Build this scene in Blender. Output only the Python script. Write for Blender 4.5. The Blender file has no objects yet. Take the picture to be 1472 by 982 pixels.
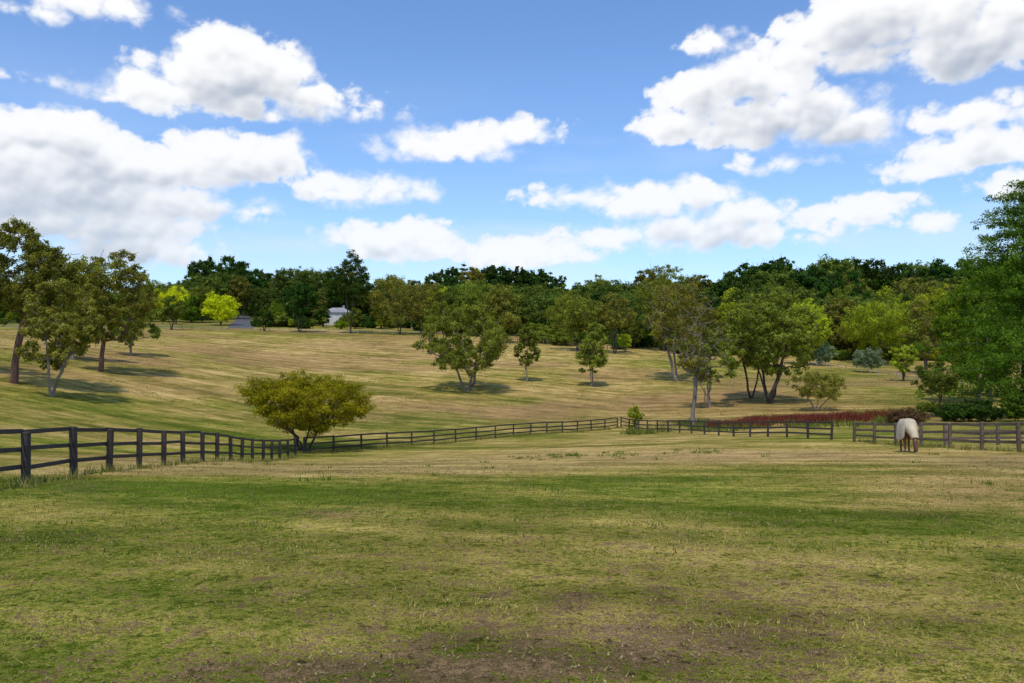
import bpy, math, numpy as np
from mathutils import Vector
F=1145.0; CZ=1.85
scene=bpy.context.scene
try:
    scene.view_settings.view_transform='Standard'; scene.view_settings.look='None'; scene.view_settings.exposure=0
except Exception: pass
def link(o): scene.collection.objects.link(o); return o

# ---------------- noise ----------------
_r=np.random.RandomState(7); _T=_r.rand(256,256)
def vnoise(x,y):
    xi=np.floor(x).astype(int); yi=np.floor(y).astype(int); fx=x-xi; fy=y-yi
    fx=fx*fx*(3-2*fx); fy=fy*fy*(3-2*fy)
    a=_T[xi&255,yi&255]; b=_T[(xi+1)&255,yi&255]; c=_T[xi&255,(yi+1)&255]; d=_T[(xi+1)&255,(yi+1)&255]
    return (a*(1-fx)+b*fx)*(1-fy)+(c*(1-fx)+d*fx)*fy
def fbm(x,y,o=4):
    s=0;a=.5
    for i in range(o):
        s=s+a*vnoise(x+17.3*i,y-9.1*i); x,y=(x*.8-y*.6)*2.03,(x*.6+y*.8)*2.03; a*=.5
    return s/(1-.5**o)
_G=np.random.RandomState(8).rand(256,256,2)
def puff(x,y):
    xi=np.floor(x).astype(int); yi=np.floor(y).astype(int); m=np.full(x.shape,9.)
    for i in (-1,0,1):
        for j in (-1,0,1):
            g=_G[(xi+i)&255,(yi+j)&255]; m=np.minimum(m,(xi+i+g[...,0]-x)**2+(yi+j+g[...,1]-y)**2)
    return 1-np.minimum(m,1.2)
def billow(x,y,o=4):
    s=0;a=.5;w=0
    for i in range(o):
        s=s+a*puff(x+7.3*i,y-3.1*i); w+=a; x,y=(x*.8-y*.6)*2.1,(x*.6+y*.8)*2.1; a*=.55
    return s/w
def sstep(x,a,b):
    t=np.clip((x-a)/(b-a),0,1); return t*t*(3-2*t)

# ---------------- terrain ----------------
D=np.array([0,5,10,19,35,48,60,75,95,120,150,200,260,340,400,500,900,3000],float)
cols={
-250:[-1.85,-2.1,-2.5,-3.39,-4.8,-5.6,-5.6,-4.6,-2.9,-1.0,0.3,2,4.5,8,11,16,40,90],
0:   [-1.85,-2.1,-2.5,-3.39,-5.0,-6.0,-6.3,-5.6,-3.9,-1.9,-.3,1.5,4.2,8,11,16,40,90],
220: [-1.85,-2.1,-2.5,-3.39,-5.2,-6.8,-7.7,-7.9,-7.0,-5.0,-2.9,0.6,4.2,8.8,12.8,18,42,90],
440: [-1.85,-2.1,-2.5,-3.39,-5.4,-7.4,-8.65,-9.3,-9.3,-8.0,-5.8,-1.5,2.8,8.2,12,18,42,90],
672: [-1.85,-2.1,-2.5,-3.39,-5.3,-7.0,-8.2,-9.4,-10.,-9.0,-6.6,-2.4,1.8,5.8,9,15,40,90],
890: [-1.85,-2.1,-2.5,-3.39,-5.1,-6.6,-7.8,-9.0,-10.4,-9.9,-7.6,-2.9,.5,3,6,12,40,90],
1100:[-1.85,-2.1,-2.5,-3.36,-5.0,-6.3,-7.3,-8.5,-9.3,-8.9,-7.6,-4.9,-2,1,4,12,40,90],
1300:[-1.85,-2.1,-2.5,-3.3,-4.9,-6.15,-7.0,-8.0,-8.6,-8.4,-7.4,-6.0,-4.0,0,4,12,40,90],
1500:[-1.85,-2.1,-2.5,-3.3,-4.85,-6.0,-6.7,-7.5,-8.1,-8.0,-7.2,-6.0,-4.0,0,4,12,40,90],
1750:[-1.85,-2.1,-2.5,-3.3,-4.8,-5.8,-6.4,-7.0,-7.6,-7.6,-7.0,-6.0,-4.0,0,4,12,40,90]}
def pchip(X,Y,xq):
    h=np.diff(X); dl=np.diff(Y)/h; m=np.zeros_like(Y)
    for i in range(1,len(X)-1):
        if dl[i-1]*dl[i]>0:
            w1=2*h[i]+h[i-1]; w2=h[i]+2*h[i-1]; m[i]=(w1+w2)/(w1/dl[i-1]+w2/dl[i])
    m[0]=dl[0]; m[-1]=dl[-1]
    k=np.clip(np.searchsorted(X,xq)-1,0,len(X)-2); t=(xq-X[k])/h[k]
    return ((1+2*t)*(1-t)**2)*Y[k]+t*(1-t)**2*h[k]*m[k]+t*t*(3-2*t)*Y[k+1]+t*t*(t-1)*h[k]*m[k+1]
us=sorted(cols); dq=np.linspace(0,1,1500)**2*3000
tabc=np.array([pchip(D,np.array(cols[u],float),dq) for u in us])
tg=np.linspace(-.9,.9,181); tu=np.array([(u-736)/F for u in us])
tab=np.array([np.interp(tg,tu,tabc[:,k]) for k in range(len(dq))]).T
ker=np.exp(-np.linspace(-2,2,17)**2); ker/=ker.sum()
pad=np.pad(tab,((8,8),(0,0)),'edge'); tab=np.array([sum(ker[j]*pad[i+j] for j in range(17)) for i in range(181)])
def gz(x,y):
    x=np.asarray(x,float); y=np.asarray(y,float)
    t=np.clip(x/np.maximum(y,15),-.8999,.8999); a=(t+.9)/.01; i=np.floor(a).astype(int); fa=a-i; i=np.clip(i,0,179)
    b=np.sqrt(np.clip(y,0,2999)/3000)*1499; k=np.clip(np.floor(b).astype(int),0,1498); fb=b-k
    z=(tab[i,k]*(1-fb)+tab[i,k+1]*fb)*(1-fa)+(tab[i+1,k]*(1-fb)+tab[i+1,k+1]*fb)*fa
    amp=.03+.45*np.clip((y-30)/120,0,1)
    z=z+(fbm(x/14+50,y/14+50,3)-.5)*amp*.9+(fbm(x/1.7+5,y/1.7,2)-.5)*.05
    return z+CZ
def P(u,d): 
    x=(u-736)/F*d; return x,d,float(gz(x,d))

# ---------------- mesh helper ----------------
def mesh(name,V,Q,mats,mi=None,attrs=None,smooth=False):
    V=np.asarray(V,np.float32); Q=np.asarray(Q,np.int32); k=Q.shape[1]; n=len(Q)
    me=bpy.data.meshes.new(name); me.vertices.add(len(V)); me.vertices.foreach_set('co',V.ravel())
    me.loops.add(n*k); me.loops.foreach_set('vertex_index',Q.ravel())
    me.polygons.add(n); me.polygons.foreach_set('loop_start',np.arange(n,dtype=np.int32)*k)
    try: me.polygons.foreach_set('loop_total',np.full(n,k,np.int32))
    except Exception: pass
    for m in mats: me.materials.append(m)
    if mi is not None: me.polygons.foreach_set('material_index',np.asarray(mi,np.int32))
    me.update(calc_edges=True)
    me.polygons.foreach_set('use_smooth',np.full(n,smooth,bool))
    for nm,(typ,dom,arr) in (attrs or {}).items():
        a=me.attributes.new(nm,typ,dom)
        a.data.foreach_set('color' if typ=='FLOAT_COLOR' else 'value',np.asarray(arr,np.float32).ravel())
    me.validate(); return me
def obj(name,me,loc=(0,0,0),rot=0,sc=1,parent=None):
    o=bpy.data.objects.new(name,me); o.location=loc; o.rotation_euler=(0,0,rot)
    o.scale=(sc,sc,sc) if np.isscalar(sc) else sc
    link(o)
    if parent: o.parent=parent
    return o

# ---------------- materials ----------------
class NT:
    def __init__(s,nt): s.nt=nt; s.L=nt.links
    def n(s,t,**kw):
        nd=s.nt.nodes.new(t)
        for k,v in kw.items(): setattr(nd,k,v)
        return nd
    def set(s,sock,v):
        if hasattr(v,'links') or isinstance(v,bpy.types.NodeSocket): s.L.new(v,sock)
        else:
            try: sock.default_value=v
            except Exception: sock.default_value=(*v,1)
    def m(s,op,a,b=None,c=None,clamp=False):
        nd=s.n('ShaderNodeMath',operation=op); nd.use_clamp=clamp
        s.set(nd.inputs[0],a)
        if b is not None: s.set(nd.inputs[1],b)
        if c is not None: s.set(nd.inputs[2],c)
        return nd.outputs[0]
    def v(s,op,a,b=None,c=None,out=0):
        nd=s.n('ShaderNodeVectorMath',operation=op); s.set(nd.inputs[0],a)
        if b is not None: s.set(nd.inputs[1],b)
        if c is not None: s.set(nd.inputs[2],c)
        return nd.outputs[out]
    def noise(s,vec,scale,detail=4,rough=.55,dist=0):
        nd=s.n('ShaderNodeTexNoise'); s.set(nd.inputs['Vector'],vec); nd.inputs['Scale'].default_value=scale
        nd.inputs['Detail'].default_value=detail; nd.inputs['Roughness'].default_value=rough; nd.inputs['Distortion'].default_value=dist
        return nd.outputs[0],nd.outputs[1]
    def mix(s,f,a,b,bt='MIX'):
        nd=s.n('ShaderNodeMix',data_type='RGBA',blend_type=bt); nd.clamp_factor=True
        s.set(nd.inputs[0],f); s.set(nd.inputs[6],a); s.set(nd.inputs[7],b); return nd.outputs[2]
    def ss(s,x,a,b,lo=0,hi=1):
        nd=s.n('ShaderNodeMapRange',interpolation_type='SMOOTHSTEP'); s.set(nd.inputs[0],x)
        nd.inputs[1].default_value=a; nd.inputs[2].default_value=b; nd.inputs[3].default_value=lo; nd.inputs[4].default_value=hi
        return nd.outputs[0]
def newmat(name):
    m=bpy.data.materials.new(name); m.use_nodes=True; nt=m.node_tree; nt.nodes.clear()
    h=NT(nt); out=h.n('ShaderNodeOutputMaterial'); return m,h,out
def c4(c): return (c[0],c[1],c[2],1)
def leafmat(name,dark,light,trans=.33):
    m,h,out=newmat(name)
    a=h.n('ShaderNodeAttribute',attribute_name='tint').outputs['Fac']
    oi=h.n('ShaderNodeObjectInfo').outputs['Random']
    col=h.mix(a,c4(dark),c4(light))
    hs=h.n('ShaderNodeHueSaturation'); h.set(hs.inputs['Color'],col)
    h.set(hs.inputs['Hue'],h.m('MULTIPLY_ADD',oi,.026,.482)); h.set(hs.inputs['Value'],h.m('MULTIPLY_ADD',h.m('FRACT',h.m('MULTIPLY',oi,7.3)),.5,.85))
    col=hs.outputs[0]
    p=h.n('ShaderNodeBsdfDiffuse'); h.set(p.inputs[0],col)
    t=h.n('ShaderNodeBsdfTranslucent'); h.set(t.inputs[0],h.mix(1,col,(1.5,1.5,.5,1),'MULTIPLY'))
    mx=h.n('ShaderNodeMixShader'); mx.inputs[0].default_value=trans
    h.L.new(p.outputs[0],mx.inputs[1]); h.L.new(t.outputs[0],mx.inputs[2]); h.L.new(mx.outputs[0],out.inputs[0]); return m
def woodmat(name,c1,c2,scale=(30,30,4),rough=.85):
    m,h,out=newmat(name); g=h.n('ShaderNodeTexCoord').outputs['Object']
    f,_=h.noise(h.v('MULTIPLY',g,scale),1,5,.65); f2,_=h.noise(g,.7,3)
    col=h.mix(h.ss(f,.3,.7),c4(c1),c4(c2)); col=h.mix(h.ss(f2,.35,.65,0,.45),col,c4([x*.5 for x in c1]))
    p=h.n('ShaderNodeBsdfPrincipled'); h.set(p.inputs['Base Color'],col); p.inputs['Roughness'].default_value=rough
    b=h.n('ShaderNodeBump'); b.inputs['Strength'].default_value=.5; b.inputs['Distance'].default_value=.02; h.L.new(f,b.inputs['Height']); h.L.new(b.outputs[0],p.inputs['Normal'])
    h.L.new(p.outputs[0],out.inputs[0]); return m
def plainmat(name,c,var=.25,scale=8,rough=.8):
    return woodmat(name,[x*(1-var) for x in c],[x*(1+var) for x in c],(scale,scale,scale),rough)
bark=woodmat('eucalypt_bark',(.16,.12,.09),(.36,.29,.22),(5,5,1.2))
bark_red=woodmat('ironbark',(.09,.045,.030),(.24,.13,.085),(5,5,1.2))
bark_dark=woodmat('dark_bark',(.05,.035,.025),(.12,.085,.06),(5,5,1.2))
bark_pale=woodmat('pale_bark',(.16,.12,.10),(.34,.28,.22),(5,5,1.2))
L_euc=leafmat('eucalypt_leaves',(.030,.056,.009),(.30,.35,.050))
L_euc2=leafmat('eucalypt_leaves_olive',(.040,.052,.011),(.36,.34,.058))
L_round=leafmat('wattle_leaves',(.045,.058,.004),(.44,.41,.020))
L_dark=leafmat('pine_needles',(.006,.026,.004),(.065,.130,.020),.25)
L_green=leafmat('green_leaves',(.028,.072,.006),(.25,.37,.025))
L_lime=leafmat('golden_elm_leaves',(.34,.42,.01),(.80,.88,.03))
L_grey=leafmat('grey_shrub_leaves',(.12,.17,.09),(.36,.44,.26))
L_brown=leafmat('russet_leaves',(.07,.04,.02),(.28,.17,.08))
L_bright=leafmat('bright_leaves',(.08,.13,.010),(.55,.60,.045))

# ---------------- trees ----------------
def tubes(nodes,par,rad,sides=6):
    V=[];Q=[];base=0
    ang=np.arange(sides)*2*np.pi/sides; c=np.cos(ang)[:,None]; s=np.sin(ang)[:,None]
    for i,p in enumerate(par):
        if p<0: continue
        a=nodes[p]; b=nodes[i]; d=b-a; L=np.linalg.norm(d)
        if L<1e-4: continue
        d=d/L; ref=np.array([1.,0,0]) if abs(d[2])>.7 else np.array([0,0,1.])
        e=np.cross(d,ref); e/=np.linalg.norm(e); f=np.cross(d,e)
        r1=min(rad[p],rad[i]*1.5); r2=rad[i]
        V.append(a-d*r1*.3+r1*(c*e+s*f)); V.append(b+r2*(c*e+s*f))
        j=np.arange(sides); j2=(j+1)%sides
        Q.append(np.stack([base+j,base+j2,base+sides+j2,base+sides+j],1)); base+=2*sides
    return np.concatenate(V),np.concatenate(Q)
def leaves(cen,rc,n,size,rng,squash=.75,up=.35,asp=.5,hang=0):
    m_=7; sub=rng.normal(size=(len(cen),m_,3)); sub/=np.linalg.norm(sub,axis=2)[...,None]
    sub*=(rng.uniform(.35,.95,(len(cen),m_))*rc[:,None])[...,None]; sub[...,2]*=squash
    w=rc**2; w=w/w.sum(); idx=rng.choice(len(cen),n,p=w); k=rng.randint(0,m_,n)
    tc=sub[idx,k]; d=rng.normal(size=(n,3)); d/=np.linalg.norm(d,axis=1)[:,None]
    off=tc+d*(rc[idx]*.42*rng.rand(n)**.45*(1+.9*(rng.rand(n)<.06)))[:,None]*np.array([1,1,squash])
    off[:,2]-=hang*rng.rand(n)**2*rc[idx]
    pos=cen[idx]+off
    on=off/(np.linalg.norm(off,axis=1)[:,None]+1e-6)
    nrm=on*.6+d*.5+rng.normal(size=(n,3))*.55; nrm[:,2]+=up; nrm/=np.linalg.norm(nrm,axis=1)[:,None]
    a=rng.normal(size=(n,3)); a[:,2]-=.4; a-=nrm*(a*nrm).sum(1)[:,None]; a/=np.linalg.norm(a,axis=1)[:,None]; b=np.cross(nrm,a)
    s=size*(.6+.8*rng.rand(n))[:,None]
    V=np.stack([pos-a*s*.5,pos+b*s*asp*.5,pos+a*s*.5,pos-b*s*asp*.5],1).reshape(-1,3)
    Q=np.arange(4*n).reshape(n,4)
    ct=rng.rand(len(cen),m_); t=.5*ct[idx,k]+.5*rng.rand(n)
    return V,Q,t
def make_tree(name,H,W,cb=.3,N=50,rc=1.5,leaf=.38,nleaf=12000,stems=1,tr=.3,seed=0,bk=None,lm=None,lean=(0,0),squash=.75,topw=1.0,gap=.55,hang=.25,dead=0,spread=.16):
    rng=np.random.RandomState(seed); R=W/2; c0=cb*H
    nodes=[np.array([0,0,-.4])]; par=[-1]
    for s in range(stems):
        an=s*2*np.pi/stems+rng.rand()*1.5; out=np.array([math.cos(an),math.sin(an)])*(W*spread if stems>1 else W*.03)
        top=(.82 if stems==1 else .55)*H*(.9+.2*rng.rand()); p=0; K=7
        for k in range(1,K+1):
            f=k/K; q=np.array([out[0]*f**.8*1.6+lean[0]*f,out[1]*f**.8*1.6+lean[1]*f,top*f])
            q[:2]+=rng.normal(size=2)*W*.012*(k<K)
            nodes.append(q); par.append(p); p=len(nodes)-1
    ld=rng.normal(size=(7,3)); ld/=np.linalg.norm(ld,axis=1)[:,None]; la=rng.uniform(-.30,.12,7)
    cen=[];tries=0
    while len(cen)<N and tries<6000:
        tries+=1; p=rng.uniform(-1,1,3); r=np.linalg.norm(p)
        if r>1 or rng.rand()>.25+.75*r**1.5: continue
        u_=p/max(r,1e-6); p=p*(1+float((la*np.clip(ld@u_-.55,0,1)/.45).sum()))
        w=1+(topw-1)*p[2]
        q=np.array([p[0]*(R-rc*.6)*w+lean[0],p[1]*(R-rc*.6)*w+lean[1],c0+rc*.5+(p[2]+1)/2*(H-c0-rc*1.2)])
        if all(np.linalg.norm(q-c)>rc*gap*2 for c in cen): cen.append(q)
    cen=np.array(cen); hub=np.array([lean[0]*.5,lean[1]*.5,c0]); order=np.argsort(np.linalg.norm(cen-hub,axis=1))
    for ci in order:
        c=cen[ci]; A=np.array(nodes); cost=np.linalg.norm(A-c,axis=1)+1.6*np.maximum(0,A[:,2]-c[2]+.4)+4*(A[:,2]<c0*.55)
        j=int(np.argmin(cost)); a=A[j]; K=3; p=j
        for k in range(1,K+1):
            f=k/K; q=a*(1-f)+c*f; q[2]-=math.sin(f*math.pi)*.10*np.linalg.norm(c-a); q=q+rng.normal(size=3)*.06*np.linalg.norm(c-a)*(k<K)
            nodes.append(q); par.append(p); p=len(nodes)-1
        for _ in range(2):
            q=nodes[p]+rng.normal(size=3)*rc*.5; nodes.append(q); par.append(p)
    for _ in range(dead):
        j=rng.randint(4,len(nodes)); q=nodes[j]+rng.normal(size=3)*np.array([1.6,1.6,1.2])*rc; nodes.append(q); par.append(j)
        nodes.append(q+rng.normal(size=3)*.5*rc); par.append(len(nodes)-2)
    n=len(nodes); cnt=np.ones(n)
    for i in range(n-1,0,-1): cnt[par[i]]+=cnt[i]
    rad=np.maximum(.018*H/12,tr*(cnt/cnt[0])**.55); rad[0]=tr*1.35
    V1,Q1=tubes(nodes,par,rad,6)
    rcs=rc*(.7+.6*rng.rand(len(cen)))
    V2,Q2,t2=leaves(cen,rcs,nleaf,leaf,rng,squash,hang=hang)
    V=np.concatenate([V1,V2]); Q=np.concatenate([Q1,Q2+len(V1)])
    mi=np.concatenate([np.zeros(len(Q1)),np.ones(len(Q2))]); t=np.concatenate([np.zeros(len(Q1)),t2])
    return mesh(name,V,Q,[bk or bark,lm or L_euc],mi,{'tint':('FLOAT','FACE',t)})
def make_cedar(name,H,R,seed,lm,bk,nleaf=20000,leaf=.4,c0=.06,tiers=16,pw=.62):
    rng=np.random.RandomState(seed); nodes=[np.array([0,0,-.4])]; par=[-1]
    K=14
    for k in range(1,K+1): nodes.append(np.array([rng.normal()*.05,rng.normal()*.05,H*k/K])); par.append(k-1)
    cen=[];rcs=[]
    for t in range(tiers):
        h=H*(c0+(1-c0)*(t+.5)/tiers); f=(h/H); rr=R*(1-f)**pw*(.75+.4*rng.rand())+.35
        nb=rng.randint(5,8); a0=rng.rand()*6
        for b in range(nb):
            an=a0+b*2*np.pi/nb+rng.normal()*.25; L=rr*(.65+.5*rng.rand()); j=max(1,min(K,int(h/H*K))); p=j
            for k in range(1,5):
                g=k/4; q=np.array([math.cos(an)*L*g,math.sin(an)*L*g,h+.12*L*g-.10*L*g*g+rng.normal()*.08]); nodes.append(q); par.append(p); p=len(nodes)-1
                cen.append(q+np.array([0,0,.15])); rcs.append((.35+.14*R)*(1.15-.45*g)*(.8+.4*rng.rand())*(.5+.5*min(1,(1-f)*3)))
                if L>2.2 and k>1:
                    sd=rng.choice([-1,1]); qq=q+np.array([-math.sin(an),math.cos(an),0])*sd*L*.22; cen.append(qq); rcs.append(rcs[-1]*.8)
    n=len(nodes); cnt=np.ones(n)
    for i in range(n-1,0,-1): cnt[par[i]]+=cnt[i]
    rad=np.maximum(.03,.02*H*(cnt/cnt[0])**.6)
    V1,Q1=tubes(nodes,par,rad,6); V2,Q2,t2=leaves(np.array(cen),np.array(rcs),nleaf,leaf,rng,.55,.5,.45,hang=.3)
    V=np.concatenate([V1,V2]); Q=np.concatenate([Q1,Q2+len(V1)]); mi=np.concatenate([np.zeros(len(Q1)),np.ones(len(Q2))])
    return mesh(name,V,Q,[bk,lm],mi,{'tint':('FLOAT','FACE',np.concatenate([np.zeros(len(Q1)),t2]))})
def tree_at(name,u,d,vtop,wpx,rot=0,**kw):
    x,y,z=P(u,d); ztop=(491-vtop)*d/F+CZ; H=ztop-z; W=wpx*d/F
    rc=kw.pop('rcf',.12)*W
    me=make_tree(name,H,W,rc=rc,**kw); return obj(name,me,(x,y,z),rot)

E='eucalyptus_tree'
tree_at(E,20,90,310,172,cb=.28,N=90,seed=1,nleaf=42000,tr=.36,bk=bark_red,lm=L_euc2,lean=(1.2,0),gap=.5,topw=1.05,leaf=.29,rcf=.09)
tree_at(E,74,84,396,122,cb=.18,N=66,seed=2,nleaf=24000,tr=.2,lm=L_euc2,lean=(.8,0),stems=2,spread=.1,gap=.52,leaf=.26,bk=bark_pale,rcf=.095)
tree_at(E,145,115,350,142,cb=.20,N=80,seed=3,nleaf=30000,tr=.3,bk=bark_red,lm=L_euc2,gap=.5,lean=(.8,0),leaf=.33,rcf=.095)
tree_at(E,104,128,364,110,cb=.22,N=60,seed=33,nleaf=20000,tr=.3,lm=L_euc,gap=.52,leaf=.36,rcf=.1)
tree_at(E,-60,95,335,140,cb=.22,N=60,seed=34,nleaf=20000,tr=.3,lm=L_euc,gap=.52,leaf=.36,rcf=.1)
tree_at(E,188,150,412,82,cb=.10,N=48,seed=35,nleaf=15000,tr=.2,lm=L_euc,gap=.5,leaf=.34,rcf=.11)
tree_at('spreading_wattle_tree',438,64,521,206,cb=.17,N=130,seed=4,nleaf=62000,tr=.2,stems=4,spread=.13,bk=bark_dark,lm=L_round,rcf=.085,gap=.40,leaf=.155,hang=.1,squash=.6,topw=.95)
tree_at(E,672,132,428,148,cb=.14,N=90,seed=5,nleaf=34000,tr=.42,stems=3,spread=.12,lm=L_euc,gap=.54,leaf=.33,rcf=.082,bk=bark,topw=.95)
tree_at(E,757,146,462,44,cb=.18,N=34,seed=6,nleaf=7000,tr=.15,lm=L_euc,gap=.46,leaf=.32,rcf=.15)
tree_at(E,850,143,456,52,cb=.10,N=48,seed=7,nleaf=14000,tr=.17,stems=2,spread=.05,lm=L_euc,gap=.42,leaf=.32,rcf=.15)
tree_at(E,972,150,383,120,cb=.26,N=62,seed=8,nleaf=15000,tr=.35,stems=2,spread=.12,lm=L_euc2,gap=.62,leaf=.38,dead=24,rcf=.092)
tree_at(E,995,93,425,98,cb=.34,N=34,seed=9,nleaf=5200,tr=.24,lm=L_euc2,gap=.75,leaf=.26,lean=(.8,0),dead=60,bk=bark_pale,rcf=.1)
tree_at(E,1018,113,452,92,cb=.22,N=44,seed=10,nleaf=10000,tr=.26,stems=3,spread=.14,lm=L_euc,gap=.6,leaf=.3,dead=30,bk=bark,rcf=.1)
tree_at(E,1106,116,394,142,cb=.15,N=110,seed=11,nleaf=41000,tr=.4,stems=4,spread=.12,lm=L_euc,gap=.48,leaf=.31,rcf=.083,bk=bark_dark)
tree_at(E,1080,124,420,84,cb=.2,N=54,seed=12,nleaf=15000,tr=.22,stems=2,lm=L_euc,gap=.48,leaf=.33,rcf=.12,bk=bark_dark)
tree_at(E,1174,104,524,88,cb=.2,N=40,seed=13,nleaf=9000,tr=.12,stems=3,spread=.2,lm=L_euc2,gap=.55,leaf=.22,bk=bark_pale,rcf=.1)
tree_at(E,1350,88,512,80,cb=.25,N=34,seed=14,nleaf=9000,tr=.12,stems=2,spread=.15,lm=L_euc,gap=.55,leaf=.2,bk=bark_red,rcf=.105)
tree_at(E,1425,118,482,86,cb=.15,N=44,seed=15,nleaf=13000,tr=.2,stems=2,lm=L_euc,gap=.5,leaf=.28,rcf=.11)
def cedar(name,u,d,vtop,rpx,seed,lm,**k):
    x,y,z=P(u,d); H=(491-vtop)*d/F+CZ-z; return obj(name,make_cedar(name,H,rpx*d/F,seed,lm,bark_dark,**k),(x,y,z))
L_cedar=leafmat('cedar_needles',(.015,.042,.005),(.17,.26,.025))
cedar('cedar_tree',1474,84,258,126,21,L_cedar,nleaf=90000,leaf=.24,tiers=18,pw=.5)
tree_at('leafy_tree',1402,108,390,120,cb=.08,N=100,seed=22,nleaf=38000,tr=.3,stems=2,lm=L_green,gap=.42,leaf=.31,rcf=.10)
def mid(name,u,vb_d,vt,w,seed,lm,**k):
    kw=dict(cb=.14,N=54,nleaf=13000,tr=.25,stems=2,spread=.08,gap=.47,leaf=.48,rcf=.12,bk=bark_dark); kw.update(k)
    return tree_at(name,u,vb_d,vt,w,seed=seed,lm=lm,**kw)
mid(E,246,255,424,42,41,L_euc,N=26,cb=.2,leaf=.45)
mid('oak_tree',431,262,402,60,42,L_dark,cb=.2)
mid('oak_tree',380,262,438,32,43,L_dark,N=20,nleaf=5000)
mid('oak_tree',504,262,360,68,44,L_dark,cb=.3,N=60,nleaf=16000)
mid(E,575,262,386,90,45,L_euc2,stems=3,nleaf=13000)
mid(E,605,268,398,76,46,L_euc2,stems=3,nleaf=12000)
mid('golden_elm_tree',317,300,417,56,47,L_lime,cb=.04,leaf=.5)
mid('golden_elm_tree',250,330,408,66,48,L_lime,cb=.04,leaf=.5,nleaf=9000)
mid('leafy_tree',274,322,418,38,49,L_green,cb=.04)
mid('leafy_tree',218,330,396,60,64,L_euc,cb=.04)
mid(E,830,205,414,88,50,L_euc,leaf=.42,cb=.2,nleaf=15000)
mid(E,884,200,412,66,51,L_euc2,leaf=.4,cb=.28,nleaf=9000,gap=.6,rcf=.1)
mid(E,955,215,376,86,52,L_euc,leaf=.45,cb=.22,gap=.56)
mid('leafy_tree',1262,200,426,116,53,L_bright,nleaf=19000,leaf=.40,N=70,rcf=.11)
mid('leafy_tree',1210,255,405,68,54,L_euc,leaf=.5)
mid('leafy_tree',1350,240,395,84,55,L_bright,leaf=.48,nleaf=14000)
mid('leafy_tree',1278,262,405,68,56,L_bright,leaf=.5)
mid('leafy_tree',1160,190,422,80,57,L_bright,leaf=.42)
mid('leafy_tree',1332,170,424,68,58,L_euc2,leaf=.38,N=40,gap=.55,nleaf=9000)
mid('leafy_tree',1300,150,486,46,59,L_bright,leaf=.3,cb=.2,nleaf=6000,N=24)
mid('leafy_tree',1222,215,450,68,60,L_euc2,leaf=.4)
mid(E,640,225,428,66,61,L_euc,leaf=.45)
mid(E,690,262,396,86,62,L_euc,leaf=.5)
mid(E,722,230,406,66,63,L_euc2,leaf=.5)
def shrub(name,u,d,vt,w,seed,lm,**k):
    kw=dict(cb=.0,N=30,nleaf=7000,tr=.06,stems=3,spread=.15,gap=.4,leaf=.2,rcf=.15,bk=bark_dark,squash=.8); kw.update(k)
    return tree_at(name,u,d,vt,w,seed=seed,lm=lm,**kw)
shrub('grey_shrub',1185,190,491,38,71,L_grey,leaf=.35)
shrub('grey_shrub',1246,172,495,48,72,L_grey,leaf=.32)
shrub('russet_shrub',1306,78,583,62,73,L_brown,leaf=.18,N=34)
shrub('dark_shrub',1372,80,576,60,74,L_dark)
shrub('dark_shrub',1408,78,570,70,75,L_dark)
shrub('dark_shrub',1462,76,565,50,76,L_cedar)
shrub('dark_shrub',1335,96,578,40,77,L_euc)
shrub('sapling',913,92,574,30,78,L_bright,nleaf=2600,gap=.5,N=20)

# ---------------- distant forest (one instanced collection) ----------------
rs=np.random.RandomState(3)
L_fg=leafmat('forest_leaves',(.022,.050,.010),(.20,.27,.045))
specs=[('a',20,15,.18,L_euc),('b',22,13,.2,L_euc2),('c',19,16,.14,L_fg),('d',21,14,.1,L_dark),('e',20,12,.1,L_dark),('f',18,17,.12,L_fg),('g',20,15,.12,L_bright),('h',24,11,.35,L_euc2)]
PR={}
for i,(k,H,W,cb,lm) in enumerate(specs):
    PR[k]=(make_tree('distant_tree_'+k,H,W,cb=cb,N=70,rc=W*.12,leaf=.66,nleaf=11000,stems=2,tr=.35,seed=100+i,bk=bark_dark,lm=lm,gap=.44,topw=1.05,spread=.08),H)
PR['p']=(make_cedar('distant_pine_p',22,5,130,L_dark,bark_dark,6000,.7,.1,12),22)
PR['q']=(make_tree('distant_pine_q',20,7,cb=.45,N=22,rc=1.5,leaf=.7,nleaf=3500,tr=.3,seed=131,bk=bark_dark,lm=L_dark,gap=.45),20)
PR['s']=(make_tree('distant_shrub_s',5,9,cb=0,N=26,rc=1.5,leaf=.6,nleaf=3000,stems=3,tr=.1,seed=132,bk=bark_dark,lm=L_euc,gap=.4),5)
PR['t']=(make_tree('distant_shrub_t',5,9,cb=0,N=26,rc=1.5,leaf=.6,nleaf=3000,stems=3,tr=.1,seed=133,bk=bark_dark,lm=L_dark,gap=.4),5)
coll=bpy.data.collections.new('distant_trees')
def inst(k,u,d,vtop=None,H=None,wf=1):
    me,h0=PR[k]; x,y,z=P(u,d)
    if H is None: H=(491-vtop)*d/F+CZ-z
    s=H/h0; o=bpy.data.objects.new('distant_tree_part',me); o.location=(x,y,z-.2); o.rotation_euler=(0,0,rs.rand()*6.28); o.scale=(s*wf,s*wf,s); coll.objects.link(o)
SU=[-300,-50,0,200,230,260,290,320,350,390,430,460,500,530,600,650,700,750,790,820,870,920,970,1000,1030,1060,1080,1110,1150,1200,1240,1280,1330,1380,1420,1500,1800]
SV=[385,390,395,404,398,393,367,358,375,392,376,390,378,390,390,382,379,381,386,398,395,390,388,382,398,373,361,361,370,352,364,373,372,361,369,362,365]
sky=lambda u: float(np.interp(u,SU,SV))
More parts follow.
